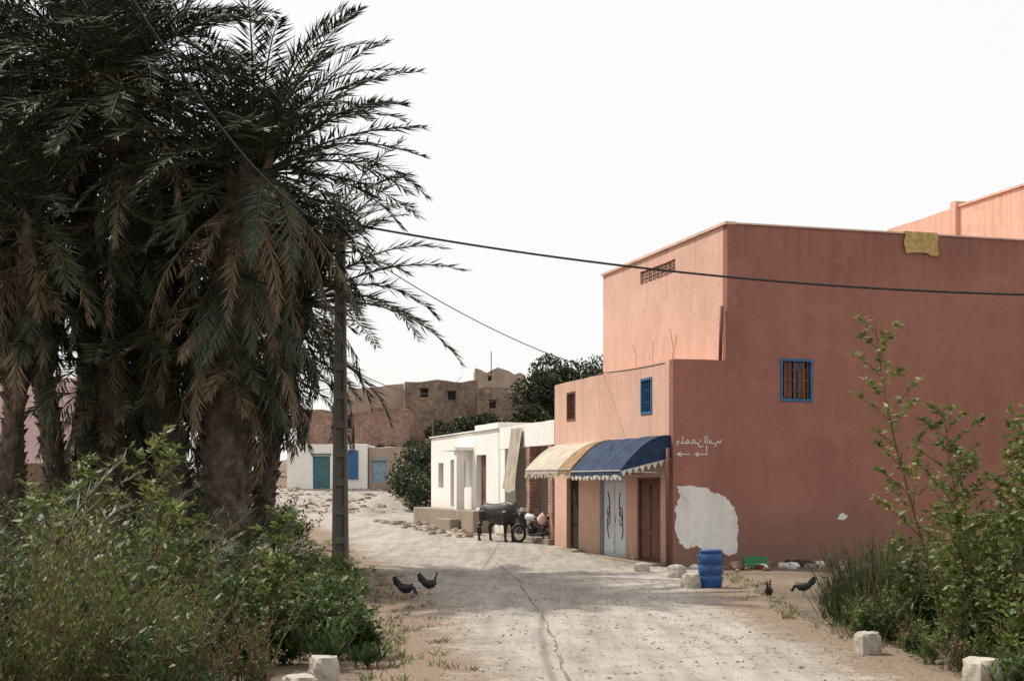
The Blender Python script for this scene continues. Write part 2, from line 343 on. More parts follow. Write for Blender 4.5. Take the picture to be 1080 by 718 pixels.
mb=MB(); mb.box(F,1.64,17.9,.26,8.8,7.7,7.8); mb.box(F,.26,1.43,.26,9.2,4.55,4.65); wall(mb,lambda a,t,z:F(a,8.84-t,z),1.64,18,-.1,8.39,.2); wall(mb,lambda a,t,z:F(a,9.24-t,z),.26,1.9,-.1,5.05,.2); wall(mb,lambda a,t,z:F(18-t,a,z),.26,8.6,-.1,8.39,.2)
mb.obj('roof_and_rear',['pinkup'],B)
mb=MB(); mb.box(PT,-.01,8.9,-.06,.24,8.402,8.47); mb.box(PR,1.68,18,-.035,.27,8.41,8.45); mb.obj('coping',['coping'],B)
mb=MB(); P2=lambda a,t,z:F(10.9+t,a,z); wall(mb,P2,.3,4.3,7.8,10.15,.2); wall(mb,P2,4.55,8.2,7.8,10.2,.2); wall(mb,lambda a,t,z:F(a,.3+t,z),11.1,17,7.8,10.15,.2)
mb.box(P2,4.3,4.55,-.12,.25,7.8,10.35); mb.box(P2,.2,4.3,-.05,.25,10.17,10.23); mb.obj('upper_storey',['pinkup'],B)
mb=MB()
n=9
for i in range(n+1):
    a=3.24+(2.53)*i/n; mb.box(PT,a-.035,a+.035,.03,.13,7.7,8.06)
mb.box(PT,3.24,5.77,.035,.125,7.86,7.90)
for i in range(n):
    a=3.24+2.53*(i+.5)/n
    for z in (7.78,7.98): mb.box(PT,a-.05,a+.05,.04,.12,z-.05,z+.04)
mb.obj('vent_lattice',['brick'],B)
mb=MB(); mb.box(PT,3.1,5.9,.22,.26,7.6,8.2); mb.obj('vent_backing',['dark'],B)
def window(P,a0,a1,z0,z1,fm,gm,name,nv=5,rec=.06,nh=2):
    mb=MB(); w=.06
    mb.box(P,a0,a0+w,-.02,rec+.04,z0,z1); mb.box(P,a1-w,a1,-.02,rec+.04,z0,z1); mb.box(P,a0+w,a1-w,-.02,rec+.04,z0,z0+w); mb.box(P,a0+w,a1-w,-.02,rec+.04,z1-w,z1)
    am=(a0+a1)/2; mb.box(P,am-.025,am+.025,rec,rec+.05,z0+w,z1-w)
    for i in range(nv):
        a=a0+w+(a1-a0-2*w)*(i+.5)/nv; mb.box(P,a-.012,a+.012,.01,.035,z0+w,z1-w,1)
    for i in range(nh):
        z=z0+(z1-z0)*(i+1)/(nh+1); mb.box(P,a0+w,a1-w,.036,.055,z-.015,z+.015,1)
    mb.box(P,a0,a1,.13,.15,z0,z1,2); mb.obj(name,[fm,gm,'glass'],B)
window(PR,2.873,3.763,4.08,5.14,'blue','grille','side_window',6,.05,3)
mb=MB(); mb.box(PR,3.02,3.22,.06,.09,4.2,5.04); mb.box(PR,3.38,3.6,.06,.09,4.16,4.9); mb.obj('shutters',['grille'],B)
window(PF,1.35,2.1,3.8,4.72,'blue','blue','front_window_blue',4)
window(PF,7.3,8.05,3.9,4.75,'brownd','brownd','front_window_brown',4)
def door(P,a0,a1,z1,mats,name,leafs=2,t=.1,par=None,lz=0.03):
    mb=MB(); w=.07
    mb.box(P,a0,a0+w,t-.06,t+.06,0,z1); mb.box(P,a1-w,a1,t-.06,t+.06,0,z1); mb.box(P,a0+w,a1-w,t-.06,t+.06,z1-w,z1)
    L=(a1-a0-2*w)/leafs
    for i in range(leafs):
        x0=a0+w+L*i+.01;x1=x0+L-.02; mb.box(P,x0,x1,t-.0,t+.04,lz,z1-w-.01,1)
        for z in (.15,.85,1.5): mb.box(P,x0+.08,x1-.08,t-.022,t-.002,z,z+(.6 if z<1.4 else max(.2,z1-w-.12-z)),1)
        mb.box(P,x1-.06,x1-.03,t-.05,t-.023,1.0,1.12,0)
    return mb.obj(name,mats,par or B)
door(PF,.8,2.4,2.2,['brownd','brownd'],'brown_door')
door(PF,3.2,5.2,2.27,['fadedblue','doorw'],'pale_blue_door')
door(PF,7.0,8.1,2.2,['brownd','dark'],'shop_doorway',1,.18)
mb=MB()
for i,a in enumerate((3.72,4.68)):
    pts=[]
    for j in range(15):
        t=j/14; pts.append(PF(a+(.11*math.sin(t*math.pi*2))*(1 if i else -1)+(.10*(t-.5)),.066,.55+1.25*t))
    mb.tube(pts,.014,6)
    pts=[PF(a+.12*math.cos(q*.5),.066,1.15+.25*math.sin(q*.5)) for q in range(13)]; mb.tube(pts,.011,6)
mb.obj('door_ornament',['grille'],B)
mb=MB(); mb.box(PF,.4,5.5,-.4,-.01,-.05,.08); mb.box(PF,6.4,8.9,-.4,-.01,-.05,.12); mb.obj('door_step',['rock'],B,bevel=.02)
def awning(v0,v1,zt,zb,dep,mats,name,cut=None):
    mb=MB(); nv=max(12,int((v1-v0)/.1)); nt_=8
    def pt(v,s):
        sag=.08*math.sin(math.pi*s)*abs(math.sin((v-v0)/(v1-v0)*math.pi*3))+.03*noise.noise(Vector((v*2.5,s*2,zt)))
        return PF(v,-.004-dep*s,zt-(zt-zb)*(s**1.5)+.10*math.sin(math.pi*s)-sag)
    for i in range(nv):
        a=v0+(v1-v0)*i/nv;b_=v0+(v1-v0)*(i+1)/nv; mi=0 if (cut is None or a<cut) else 1
        for j in range(nt_): mb.quad(pt(a,j/nt_),pt(b_,j/nt_),pt(b_,(j+1)/nt_),pt(a,(j+1)/nt_),mi)
        z0=Vector(pt(a,1));z1=Vector(pt(b_,1)); dn=Vector((0,0,-1))
        mb.quad(z0,z1,z1+dn*.14,z0+dn*.14,mi)
    ns=int((v1-v0)/.2)
    for i in range(ns):
        vv=[]
        for j in range(7):
            t=j/6; v=v0+(v1-v0)*(i+t)/ns; q=Vector(pt(v,1))+eu*(.03*math.sin(v*9)); vv.append((q-Zv*.14,q-Zv*(.15+.11*math.sin(math.pi*t))))
        for j in range(6): mb.quad(vv[j][0],vv[j+1][0],vv[j+1][1],vv[j][1],2)
    for v in (v0,v1):
        for j in range(nt_):
            a=Vector(pt(v,j/nt_));b_=Vector(pt(v,(j+1)/nt_)); lo=zb-.04
            ql=lambda q:Vector((q.x,q.y,lo+.32*(1-((Vector((q.x,q.y,0))-Vector((*F(0,v,0)[:2],0))).length/dep))))
            mb.quad(a,b_,ql(b_),ql(a),0 if v==v0 or cut is None else 1)
            m_=(ql(a)+ql(b_))/2-Zv*.16
            mb.add([ql(a),ql(b_),m_],[(0,1,2)],2)
    mb.tube([pt(v0+.02,1)-Zv*.02,pt(v1-.02,1)-Zv*.02],.02,6,3)
    for v in (v0+.05,(v0+v1)/2,v1-.05): mb.tube([PF(v,-.01,zb-.1),Vector(pt(v,1))-Zv*.03],.015,6,3)
    return mb.obj(name,mats,B)
awning(.15,3.85,3.22,2.38,1.3,['canvasblue','canvasblue','canvaswhite','chrome'],'blue_awning')
awning(4.0,8.2,3.22,2.45,1.25,['canvasorange','canvascream','canvascream','chrome'],'ochre_awning',cut=5.1)
mb=MB(); mb.tube([PF(.05,-.12,0),PF(.02,-.14,2.9)],.05,8); mb.obj('awning_post',['brownd'],B,True)
mb=MB(); mb.tube([F(1.30,.12,5.0),F(1.34,.12,6.4)],.045,8); mb.obj('drain_pipe',['brownd'],B,True)
mb=MB()
for a,t in ((.3,.1),(.45,.2),(1.6,.1),(2.8,.12),(5.5,.1)):
    q=F(t,a,5.0); mb.tube([q,q+Vector((.03,0,.35)),q+Vector((random.uniform(-.15,.2),.02,random.uniform(.5,.9)))],.006,5)
mb.obj('rebar',['rebar'],B)
def patch(pts,name,mat,seed,t=-.005,amp=1):
    P=[]; n=len(pts)
    for i in range(n):
        a=pts[i];b_=pts[(i+1)%n]
        for j in range(12):
            s=j/12; x=a[0]*(1-s)+b_[0]*s; z=a[1]*(1-s)+b_[1]*s
            dx=.07*noise.noise(Vector((x*4,z*4,seed)))+.05*noise.noise(Vector((x*14,z*14,seed)))
            dz=.07*noise.noise(Vector((x*4,z*4,seed+9)))+.05*noise.noise(Vector((x*14,z*14,seed+9))); P.append((max(x+dx*amp,.01),max(z+dz*amp,.02)))
    cx=sum(p[0] for p in P)/len(P);cz=sum(p[1] for p in P)/len(P)
    mb=MB(); mb.add([PR(cx,t,cz)]+[PR(p[0],t,p[1]) for p in P],[(0,i+1,(i+1)%len(P)+1) for i in range(len(P))]); mb.obj(name,[mat],B)
patch([(.08,.85),(.09,1.5),(.12,1.95),(.45,2.0),(.95,1.88),(1.35,1.72),(1.62,1.45),(1.70,1.0),(1.72,.5),(1.62,.3),(1.3,.34),(.95,.32),(.6,.5),(.25,.48)],'whitewash_patch','white2',1)
patch([(4.45,1.15),(4.6,1.3),(4.75,1.22),(4.65,1.1)],'plaster_scar','white2',5,-.005,.5)
patch([(9.0,1.5),(9.3,1.62),(9.35,1.45)],'plaster_scar_small','white2',8,-.005,.4)
mb=MB()
def stroke(pl,w=.024):
    for i in range(len(pl)-1):
        x0,z0=pl[i];x1,z1=pl[i+1];dx,dz=x1-x0,z1-z0;L=math.hypot(dx,dz)+1e-6;nx,nz_=-dz/L*w/2,dx/L*w/2
        ex,ez=dx/L*w*.35,dz/L*w*.35; t=-.004-.0006*(i%3)
        mb.quad(PR(x0-nx-ex,t,z0-nz_-ez),PR(x0+nx-ex,t,z0+nz_-ez),PR(x1+nx+ex,t,z1+nz_+ez),PR(x1-nx+ex,t,z1-nz_+ez))
g=3.0
stroke([(1.28,g+.1),(1.24,g+.03),(1.18,g+.08),(1.14,g+.02),(1.1,g-.06)]); stroke([(1.1,g+.02),(1.0,g+.02),(.98,g+.1),(.95,g+.02)]); stroke([(.9,g+.02),(.9,g+.2)])
stroke([(.84,g+.02),(.84,g+.2)]); stroke([(.78,g-.05),(.72,g-.08),(.66,g-.03),(.67,g+.04)]); stroke([(.72,g+.07),(.725,g+.085)],.03); stroke([(.66,g+.02),(.58,g+.02),(.56,g+.1),(.5,g+.1),(.53,g+.02),(.45,g+.02)])
stroke([(.42,g+.04),(.38,g+.1),(.33,g+.04),(.38,g+.0),(.42,g+.04)]); stroke([(.33,g+.02),(.25,g+.02),(.25,g+.18)]); stroke([(.25,g+.02),(.16,g+.02),(.12,g+.08),(.09,g+.0),(.13,g-.05)])
stroke([(.88,g-.05),(.88,g-.25),(.60,g-.25)]);stroke([(.66,g-.2),(.58,g-.25),(.66,g-.3)]);stroke([(.42,g-.25),(.12,g-.25)]);stroke([(.2,g-.2),(.1,g-.25),(.2,g-.3)])
mb.obj('wall_lettering',['graf'],B)
mb=MB(); nx_=16
def tp(i,j):
    a=6.35+.97*i/nx_+.01*math.sin(j*1.1+i)
    if j==0: return PR(a,.15,8.47)
    return PR(a+.02*math.sin(j),-.05-.02*math.sin(i*1.1+j*.4),8.475-(.54+.015*math.sin(i*.5+1)+(.04 if i>11 else 0))*(j-1)/7)
for i in range(nx_):
    for j in range(8): mb.quad(tp(i,j),tp(i+1,j),tp(i+1,j+1),tp(i,j+1))
mb.obj('yellow_towel',['towel'],None,True)
# ---------------------------------------------------------------- arcade building
A=empty('white_arcade_building',F(1.5,12.4,0.2))
zg=.15
mb=MB(); wall(mb,PF,9.3,15.4,3.25,4.0,.3); mb.obj('lintel_parapet',['white'],A)
mb=MB()
for v0,v1 in ((9.5,9.95),(11.9,12.3)): mb.box(PF,v0,v1,.01,.4,zg-.2,3.25)
mb.obj('brick_pillars',['brick'],A)
mb=MB(); mb.box(PF,14.8,15.4,.01,.4,zg-.2,3.25); mb.obj('white_pillar',['white'],A)
mb=MB(); P3=lambda a,t,z:F(2.4+t,a,z); wall(mb,P3,9.3,15.4,0,3.3,.2,[(10.4,11.4,0,2.3),(13,13.9,.0,2.3)]); wall(mb,lambda a,t,z:F(a,15.42+t,z),.0,6,0,4.0,.15); mb.box(F,.31,6,9.3,15.4,3.6,3.75)
mb.obj('back_wall_and_roof',['white2'],A)
mb=MB(); mb.box(F,2.5,2.6,10.4,11.4,.2,2.3); mb.box(F,2.5,2.6,13,13.9,.2,2.3); mb.obj('arcade_doors',['teal'],A)
mb=MB(); mb.box(F,-.15,2.4,9.4,15.4,0,.34); mb.obj('arcade_floor',['rock'],A,bevel=.02)
mb=MB()
tc=lambda i,j:PF(12.5+1.5*i/10,-.04-.25*(j/8)-.04*math.sin(i*1.7+j*.3),3.9-2.0*j/8-.15*math.sin(i/10*math.pi)*(j>0))
for i in range(10):
    for j in range(8): mb.quad(tc(i,j),tc(i+1,j),tc(i+1,j+1),tc(i,j+1))
mb.obj('hanging_sun_cloth',['canvascream'],A,True)
# ---------------------------------------------------------------- white house
Hh=empty('white_house',F(3,21,.8))
PW=lambda a,t,z:F(t+.0,a,z)
ops=[(17.2,18.6,1.15,3.1),(20.2,21.0,1.9,2.9),(21.9,22.6,1.15,3.0),(23.8,24.7,1.9,2.9)]
mb=MB(); wall(mb,PW,15.6,18.8,.2,4.2,.25,ops[:1]); wall(mb,PW,18.82,26,.2,3.95,.25,ops[1:]); wall(mb,lambda a,t,z:F(a,26-t,z),.25,7,.2,3.95,.25); wall(mb,lambda a,t,z:F(a,15.6+t,z),.25,7,.2,4.2,.2); mb.box(F,.26,7,15.8,25.7,3.5,3.6); mb.obj('walls',['white'],Hh)
mb=MB()
for o_ in ops: mb.box(PW,o_[0],o_[1],.2,.24,o_[2],o_[3],0)
for o_ in ops[1:2]+ops[3:]: mb.box(PW,o_[0]+.38,o_[0]+.44,.14,.19,o_[2],o_[3],1)
mb.obj('openings',['brownd','blue'],Hh)
mb=MB(); mb.box(PW,15.5,26.1,-.07,.3,4.25-.27,4.02); mb.box(PW,19.2,19.6,-.6,-.3,.9,3.3);mb.box(PW,19.0,21.4,-.7,-.01,3.3,3.42); mb.obj('porch',['white'],Hh)
mb=MB(); mb.box(PW,16.4,26.3,-.7,-.01,.1,1.08); mb.box(PW,18.2,20.5,-1.1,-.71,.1,.75); mb.obj('terrace_steps',['rock'],Hh,bevel=.04)
# ---------------------------------------------------------------- distant buildings
def house(name,x0,x1,y,dep,z0,z1,mat,ops=(),dm='dark',rotz=0,topfn=None):
    e=empty(name,((x0+x1)/2,y+dep/2,z0)); c,s=math.cos(rotz),math.sin(rotz)
    P=lambda a,t,z:(x0+(a-x0)*c-t*s,y+(a-x0)*s+t*c,z)
    mb=MB(); wall(mb,P,x0,x1,z0,z1,.25,ops,wob=.08,topfn=topfn)
    tf=(lambda a:topfn(x0)) if topfn else None; tr=(lambda a:topfn(x1)) if topfn else None
    wall(mb,lambda a,t,z:P(x0+t,a,z),.25,dep,z0,z1,.25,wob=.05,topfn=tf); wall(mb,lambda a,t,z:P(x1-t,a,z),.25,dep,z0,z1,.25,wob=.05,topfn=tr); wall(mb,lambda a,t,z:P(a,dep-t,z),x0+.25,x1-.25,z0,z1-.1,.25)
    mb.box(P,x0+.26,x1-.26,.26,dep-.26,z1-.6,z1-.5); mb.obj('walls',[mat],e)
    if ops:
        mb=MB()
        for i,o_ in enumerate(ops): mb.box(P,o_[0],o_[1],.12,.2,o_[2],o_[3])
        for o_ in ops: mb.box(P,o_[0]-.08,o_[1]+.08,-.05,.12,o_[3]+.01,o_[3]+.1)
        mb.obj('openings',[dm],e)
    return e,P
jag=lambda f,a:(lambda x:a*noise.noise(Vector((x*f,3.3,0)))+a*.6*(1 if noise.noise(Vector((math.floor(x*.5)*3.7,9,0)))>.0 else 0))
house('whitewashed_house',-13.6,-8.75,84,5,1.0,4.45,'white',[(-12.05,-11.0,1.75,3.8)],'teal')
mb=MB(); mb.box(W,-9.95,-9.3,83.9,83.97,2.4,4.1); mb.box(W,-10.0,-9.25,83.86,83.9,2.35,2.4); mb.obj('blue_shutter',['blue'],None)
house('stone_shed',-8.7,-6.6,84.3,4,1.2,4.3,'tan',[(-8.5,-7.6,2.1,3.5)],'fadedblue')
house('brick_house',-15.2,-7.3,98,6,2.5,7.2,'redbrick',[(-11.9,-11.3,6.0,6.8)],topfn=jag(.7,.25))
house('plaster_house',-12.8,-8.4,108,6,4.5,9.4,'tan',rotz=.12,topfn=lambda x:(x+12.8)*.12)
house('stone_house',-8.2,-2.6,106,7,4.5,9.8,'stonew',[(-7.0,-6.4,8.7,9.3),(-4.9,-4.3,8.5,9.1)],rotz=.03,topfn=jag(.6,.2))
house('stone_house',-2.55,1.4,104.5,7,4.5,9.0,'stonew',[(-1.7,-1.2,7.8,8.3)],rotz=.05,topfn=jag(.8,.3))
house('ruined_fort',-4.0,1.5,150,8,10,14.0,'tan',[(-2.6,-2.2,13.3,13.7)],rotz=.05,topfn=jag(.9,.6))
house('hillside_wall',-7.9,-2,100,1.0,3.0,5.0,'stonew',topfn=jag(.5,.5))
house('pink_house',-27,-17.2,60,8,0,6.6,'lilac',[(-20.4,-19.6,3.6,4.9),(-23,-22.2,3.6,4.9)],'fadedblue')
house('adobe_shed',-17,-12.7,45,4,-.1,2.65,'adobe',[(-15.0,-14.1,.3,2.0)])
mb=MB(); mb.tube([(-2.25,150,14.0),(-2.25,150,16.4)],.05,5); mb.obj('antenna',['cable'])
mb=MB(); mb.tube([(-4.7,82,h(-4.7,82)-.1),(-4.65,82,6.2)],[.09,.06],7); mb.obj('utility_pole_wooden',['bark'])
# ---------------------------------------------------------------- utility pole
U_=empty('concrete_utility_pole',(-3.93,31.8,0))
mb=MB(); hz=7.95; px,py=-3.93,31.8
def PP(a,t,z):
    f=1-.42*z/hz; return (px+a*f,py+t*f,z)
for s in (-1,1):
    for i in range(10):
        z0=-.1+(hz+.1)*i/10;z1=-.1+(hz+.1)*(i+1)/10; mb.box(PP,*( (-.185,-.105) if s<0 else (.105,.185)),-.12,.12,z0,z1)
mb.box(PP,-.105,.105,-.035,.035,-.1,hz)
for i in range(12):
    mb.box(PP,-.105,.105,-.11,.11,i*.66,i*.66+.17)
mb.box(PP,-.19,.19,-.125,.125,hz,hz+.06)
mb.obj('shaft',['concrete'],U_)
mb=MB()
mb.tube([(-3.93,31.65,7.75),(-3.45,31.65,7.8)],.03,6); mb.tube([(-3.93,31.65,7.3),(-3.55,31.65,7.3)],.025,6)
for x,z in ((-3.48,7.86),(-3.6,7.36),(-3.9,8.05)):
    mb.tube([(x,31.65,z-.05),(x,31.65,z),(x,31.65,z+.03),(x,31.65,z+.08),(x,31.65,z+.1)],[.02,.05,.03,.05,.02],8)
mb.tube([(-4.0,31.65,7.9),(-3.45,31.6,7.95),(-3.3,31.6,7.7)],.02,6)
mb.obj('crossarms_and_insulators',['cable'],U_,True)
def cable(name,a,b,sag,r=.018,n=28):
    a=Vector(a);b=Vector(b);mb=MB(); pts=[]
    for i in range(n+1): t=i/n; q=a.lerp(b,t); q.z-=sag*4*t*(1-t); pts.append(q)
    mb.tube(pts,r,5); mb.obj(name,['cable'])
cable('overhead_cable',(-3.48,31.65,7.9),(12.6,30.5,6.15),.35,.026)
cable('overhead_cable',(-3.9,31.65,7.95),(-3.9,12,7.2),.75,.02)
cable('overhead_cable',(-3.6,31.65,7.4),tuple(F(0,4.9,5.1)),.3,.012)
cable('overhead_cable',tuple(F(0,4.9,5.1)),tuple(F(0,.5,5.0)),.03,.012)
cable('overhead_cable',(-3.7,31.8,4.65),(-3.0,84,8.6),.8,.012)
# ---------------------------------------------------------------- barrel, crate, debris
Bc=Vector((3.86,27.0,0)); prof=[(.0,.0),(.2,.0),(.215,.02),(.22,.1),(.235,.14),(.238,.22),(.225,.24),(.225,.27),(.24,.29),(.242,.42),(.226,.44),(.226,.47),(.24,.49),(.238,.60),(.215,.66),(.2,.68),(.2,.69),(.222,.695),(.222,.735),(.2,.745),(.0,.735)]
mb=MB(); n=28; vs=[];fs=[]
for r,z in prof:
    for j in range(n): vs.append((Bc.x+r*math.cos(6.2832*j/n),Bc.y+r*math.sin(6.2832*j/n),z))
for i in range(len(prof)-1):
    for j in range(n): fs.append((i*n+j,i*n+(j+1)%n,(i+1)*n+(j+1)%n,(i+1)*n+j))
mb.add(vs,fs)
for s in (-1,1): mb.tube([(Bc.x+s*.22,Bc.y-.06,.6),(Bc.x+s*.27,Bc.y-.04,.62),(Bc.x+s*.27,Bc.y+.04,.62),(Bc.x+s*.22,Bc.y+.06,.6)],.014,6)
mb.obj('blue_barrel',['barrel'],None,True)
C=F(1.75,-.9,0); mb=MB(); PC=lambda a,t,z:(C.x+a,C.y+t,z)
for z in (.02,.12,.22):
    mb.box(PC,-.27,.27,-.18,-.16,z,z+.06);mb.box(PC,-.27,.27,.16,.18,z,z+.06);mb.box(PC,-.27,-.25,-.16,.16,z,z+.06);mb.box(PC,.25,.27,-.16,.16,z,z+.06)
for i in range(7):
    a=-.27+.52*i/6; mb.box(PC,a,a+.02,-.185,-.161,0,.29); mb.box(PC,a,a+.02,.161,.185,0,.29)
mb.box(PC,-.25,.25,-.16,.16,.01,.03); mb.obj('green_crate',['green'])
mb=MB()
for i in range(46):
    u=random.uniform(.2,5.5);q=F(u,random.uniform(-1.9,-.15),0); s=random.uniform(.03,.12); rock(mb,(q.x,q.y,s*.5),(s*1.5,s,s*.8),i,random.choice([0,0,1,2]),.5,4,.4)
mb.obj('debris',['rock','white2','brownd'])
mb=MB(); q=F(3.0,-.7,0); pts=[(q.x+.3*math.cos(a*.5),q.y+.22*math.sin(a*.5),.08+.03*(a%2)) for a in range(13)]; mb.tube(pts,.07,8); mb.obj('old_tyre',['black'],None,True)
# ---------------------------------------------------------------- animals
def creature(name,tubes,scale,loc,rotz,mat,vox=.018,extras=None,sm=6):
    e=empty(name,loc,rotz); T=Matrix.Translation(Vector(loc))@Matrix.Rotation(rotz,4,'Z')@Matrix.Scale(scale,4)
    mb=MB()
    for pts,rad in tubes: mb.tube([Vector(p) for p in pts],rad,14)
    mb.v=[tuple(T@Vector(v)) for v in mb.v]
    o=mb.obj('body',[mat],e,True); r=o.modifiers.new('r','REMESH'); r.mode='VOXEL'; r.voxel_size=vox; r.use_smooth_shade=True
    s=o.modifiers.new('s','SMOOTH'); s.iterations=sm; s.factor=.5
    for nm,tb,mt in (extras or []):
        mb=MB()
        for pts,rad in tb: mb.tube([Vector(p) for p in pts],rad,8)
        mb.v=[tuple(T@Vector(v)) for v in mb.v]; mb.obj(nm,[mt],e,True)
    return e
bt=[([(-.82,0,.98),(-.76,0,.98),(-.6,0,.96),(-.3,0,.90),(.05,0,.87),(.35,0,.90),(.55,0,.95),(.68,0,.95),(.76,0,.94)],[(.06,.08),(.17,.2),(.24,.28),(.27,.32),(.29,.36),(.27,.38),(.22,.34),(.16,.24),(.08,.12)]),
 ([(.45,0,1.05),(.68,0,1.03),(.88,0,.93),(1.0,0,.83)],[(.18,.27),(.15,.23),(.11,.17),(.09,.12)]),
 ([(.93,0,.92),(1.02,0,.80),(1.12,0,.64),(1.2,0,.52),(1.24,0,.47)],[(.07,.07),(.11,.12),(.085,.095),(.07,.07),(.05,.045)])]
for s in (-1,1):
    bt.append(([(.47,s*.13,.95),(.46,s*.16,.72),(.47,s*.16,.44),(.46,s*.16,.38),(.46,s*.16,.12),(.49,s*.16,.05),(.5,s*.16,0)],[.15,.11,.065,.06,.042,.06,.065]))
    bx=.1*s
    bt.append(([(-.58,s*.13,.95),(-.52+bx*.3,s*.17,.72),(-.60+bx,s*.17,.55),(-.72+bx,s*.16,.43),(-.69+bx,s*.16,.3),(-.67+bx,s*.16,.1),(-.65+bx,s*.16,.05),(-.63+bx,s*.16,0)],[.2,.16,.10,.06,.048,.042,.06,.06]))
    bt.append(([(.95,s*.09,.90),(.93,s*.2,.9),(.93,s*.27,.87)],[(.03,.03),(.045,.03),(.015,.012)]))
ex=[('horns',[([(1.0,s*.07,.93),(1.03,s*.16,1.0),(1.08,s*.18,1.1)],[.03,.022,.006]) for s in (-1,1)],'horn'),
    ('tail',[([(-.8,0,1.08),(-.9,0,1.0),(-.94,.02,.7),(-.92,.04,.4),(-.9,.04,.3),(-.9,.04,.16)],[.035,.028,.018,.02,.045,.01])],'bull')]
creature('bull',bt,1.0,(-.42,44.6,h(-.4,44.6)+.005),math.radians(-46),'bull',.02,ex,5)
ht=[([(-.17,0,.25),(-.12,0,.22),(-.04,0,.19),(.05,0,.19),(.11,0,.23),(.13,0,.28)],[(.02,.03),(.05,.06),(.08,.085),(.078,.08),(.05,.055),(.03,.03)]),
    ([(.09,0,.24),(.13,0,.31),(.145,0,.36),(.17,0,.37)],[(.045,.045),(.028,.03),(.027,.027),(.012,.012)]),
    ([(-.1,0,.22),(-.19,0,.30),(-.24,0,.39)],[(.035,.06),(.02,.07),(.008,.04)]),
    ([(-.02,.03,.16),(-.01,.035,.1)],[.035,.015]),([(-.02,-.03,.16),(-.01,-.035,.1)],[.035,.015])]
hx=[('comb',[([(.13,0,.39),(.15,0,.405),(.17,0,.39)],[.008,.016,.006]),([(.165,0,.35),(.17,0,.325)],[.01,.004])],'red'),
    ('legs',[([(-.01,s*.035,.12),(-.005,s*.035,.06),(-.005,s*.035,.005)],[.01,.007,.008]) for s in (-1,1)]+[([(-.03,s*.035,.008),(.045,s*.035,.008)],.006) for s in (-1,1)]+[([(0,s*.035,.008),(.035,s*.06,.008)],.005) for s in (-1,1)],'yellow'),
    ('beak',[([(.165,0,.37),(.2,0,.36)],[.012,.002])],'yellow')]
ht2=[ht[0],([(.1,0,.22),(.16,0,.2),(.2,0,.12),(.215,0,.08)],[(.045,.045),(.03,.03),(.026,.026),(.012,.012)]),ht[2],ht[3],ht[4]]
hx2=[('comb',[([(.21,0,.15),(.235,0,.13),(.235,0,.11)],[.008,.014,.006])],'red'),hx[1]]
creature('hen',ht2,1.0,(-1.85,24.2,.012),math.radians(-25),'hen',.008,hx2,3)
creature('hen',ht,1.0,(-1.5,25.3,.012),math.radians(35),'hen',.008,hx,3)
creature('hen',ht,.9,(4.42,23.9,.012),math.radians(70),'hen',.008,hx,3)
creature('hen',ht2,.9,(5.15,24.6,.03),math.radians(160),'hen',.008,hx2,3)
# ---------------------------------------------------------------- motorcycle
loc=(.68,43.6,h(.6,43.9)+.012); K=empty('motorcycle',loc,math.radians(140)); T=Matrix.Translation(Vector(loc))@Matrix.Rotation(math.radians(140),4,'Z')
def mk(name,tubes,mt):
    mb=MB()
    for p_,r_ in tubes: mb.tube([Vector(q) for q in p_],r_,8)
    mb.v=[tuple(T@Vector(v)) for v in mb.v]; mb.obj(name,[mt],K,True)
def ring(cx,cz,R,n=26): return [(cx+R*math.cos(6.2832*i/n),0,cz+R*math.sin(6.2832*i/n)) for i in range(n+1)]
mk('tyres',[(ring(.6,.29,.25),.045),(ring(-.6,.29,.25),.05)],'black')
mk('rims_and_spokes',[(ring(x,.29,.2),.012) for x in (.6,-.6)]+[([(x,0,.29),(x+.2*math.cos(a),0,.29+.2*math.sin(a))],.004) for x in (.6,-.6) for a in np.arange(0,6.28,.45)]+[([(x,-.06,.29),(x,.06,.29)],.045) for x in (.6,-.6)],'chrome')
mk('frame',[([(.6,s*.07,.29),(.42,s*.07,.78),(.36,s*.06,.93)],.022) for s in (-1,1)]+[([(.38,0,.85),(.2,0,.35),(-.2,0,.32),(-.35,0,.7),(.38,0,.8)],.025)]+[([(-.6,s*.08,.29),(-.15,s*.06,.33)],.018) for s in (-1,1)]+[([(-.58,s*.09,.3),(-.45,s*.09,.68)],.022) for s in (-1,1)]+[([(.3,-.33,.98),(.35,-.12,.98),(.36,0,.94),(.35,.12,.98),(.3,.33,.98)],.014),([(-.1,.1,.3),(-.2,.28,.02)],.012)],'black')
mk('tank_and_fairing',[([(.34,0,.8),(.25,0,.82),(.05,0,.8),(-.08,0,.74)],[(.06,.06),(.13,.11),(.12,.1),(.05,.05)]),([(.42,0,.7),(.5,0,.92),(.46,0,1.1)],[(.1,.04),(.15,.07),(.1,.02)]),([(.9,0,.42),(.75,0,.55),(.6,0,.6),(.45,0,.55)],[(.05,.01)]*4)],'doorw')
mk('seat',[([(-.02,0,.78),(-.2,0,.77),(-.5,0,.81),(-.72,0,.83)],[(.06,.04),(.12,.05),(.12,.05),(.07,.03)])],'black')
mk('engine_and_exhaust',[([(.05,-.12,.4),(.05,.12,.4)],.12),([(.05,0,.4),(.14,0,.6)],.08),([(.12,.1,.5),(.1,.14,.28),(-.2,.14,.26),(-.7,.14,.33)],[.02,.02,.035,.045])],'black')
mk('saddle_bag',[([(-.62,-.2,.72),(-.5,-.2,.78),(-.35,-.2,.72)],[(.06,.1),(.1,.2),(.06,.1)]),([(-.62,.2,.72),(-.5,.2,.78),(-.35,.2,.72)],[(.06,.1),(.1,.2),(.06,.1)])],'lilac')
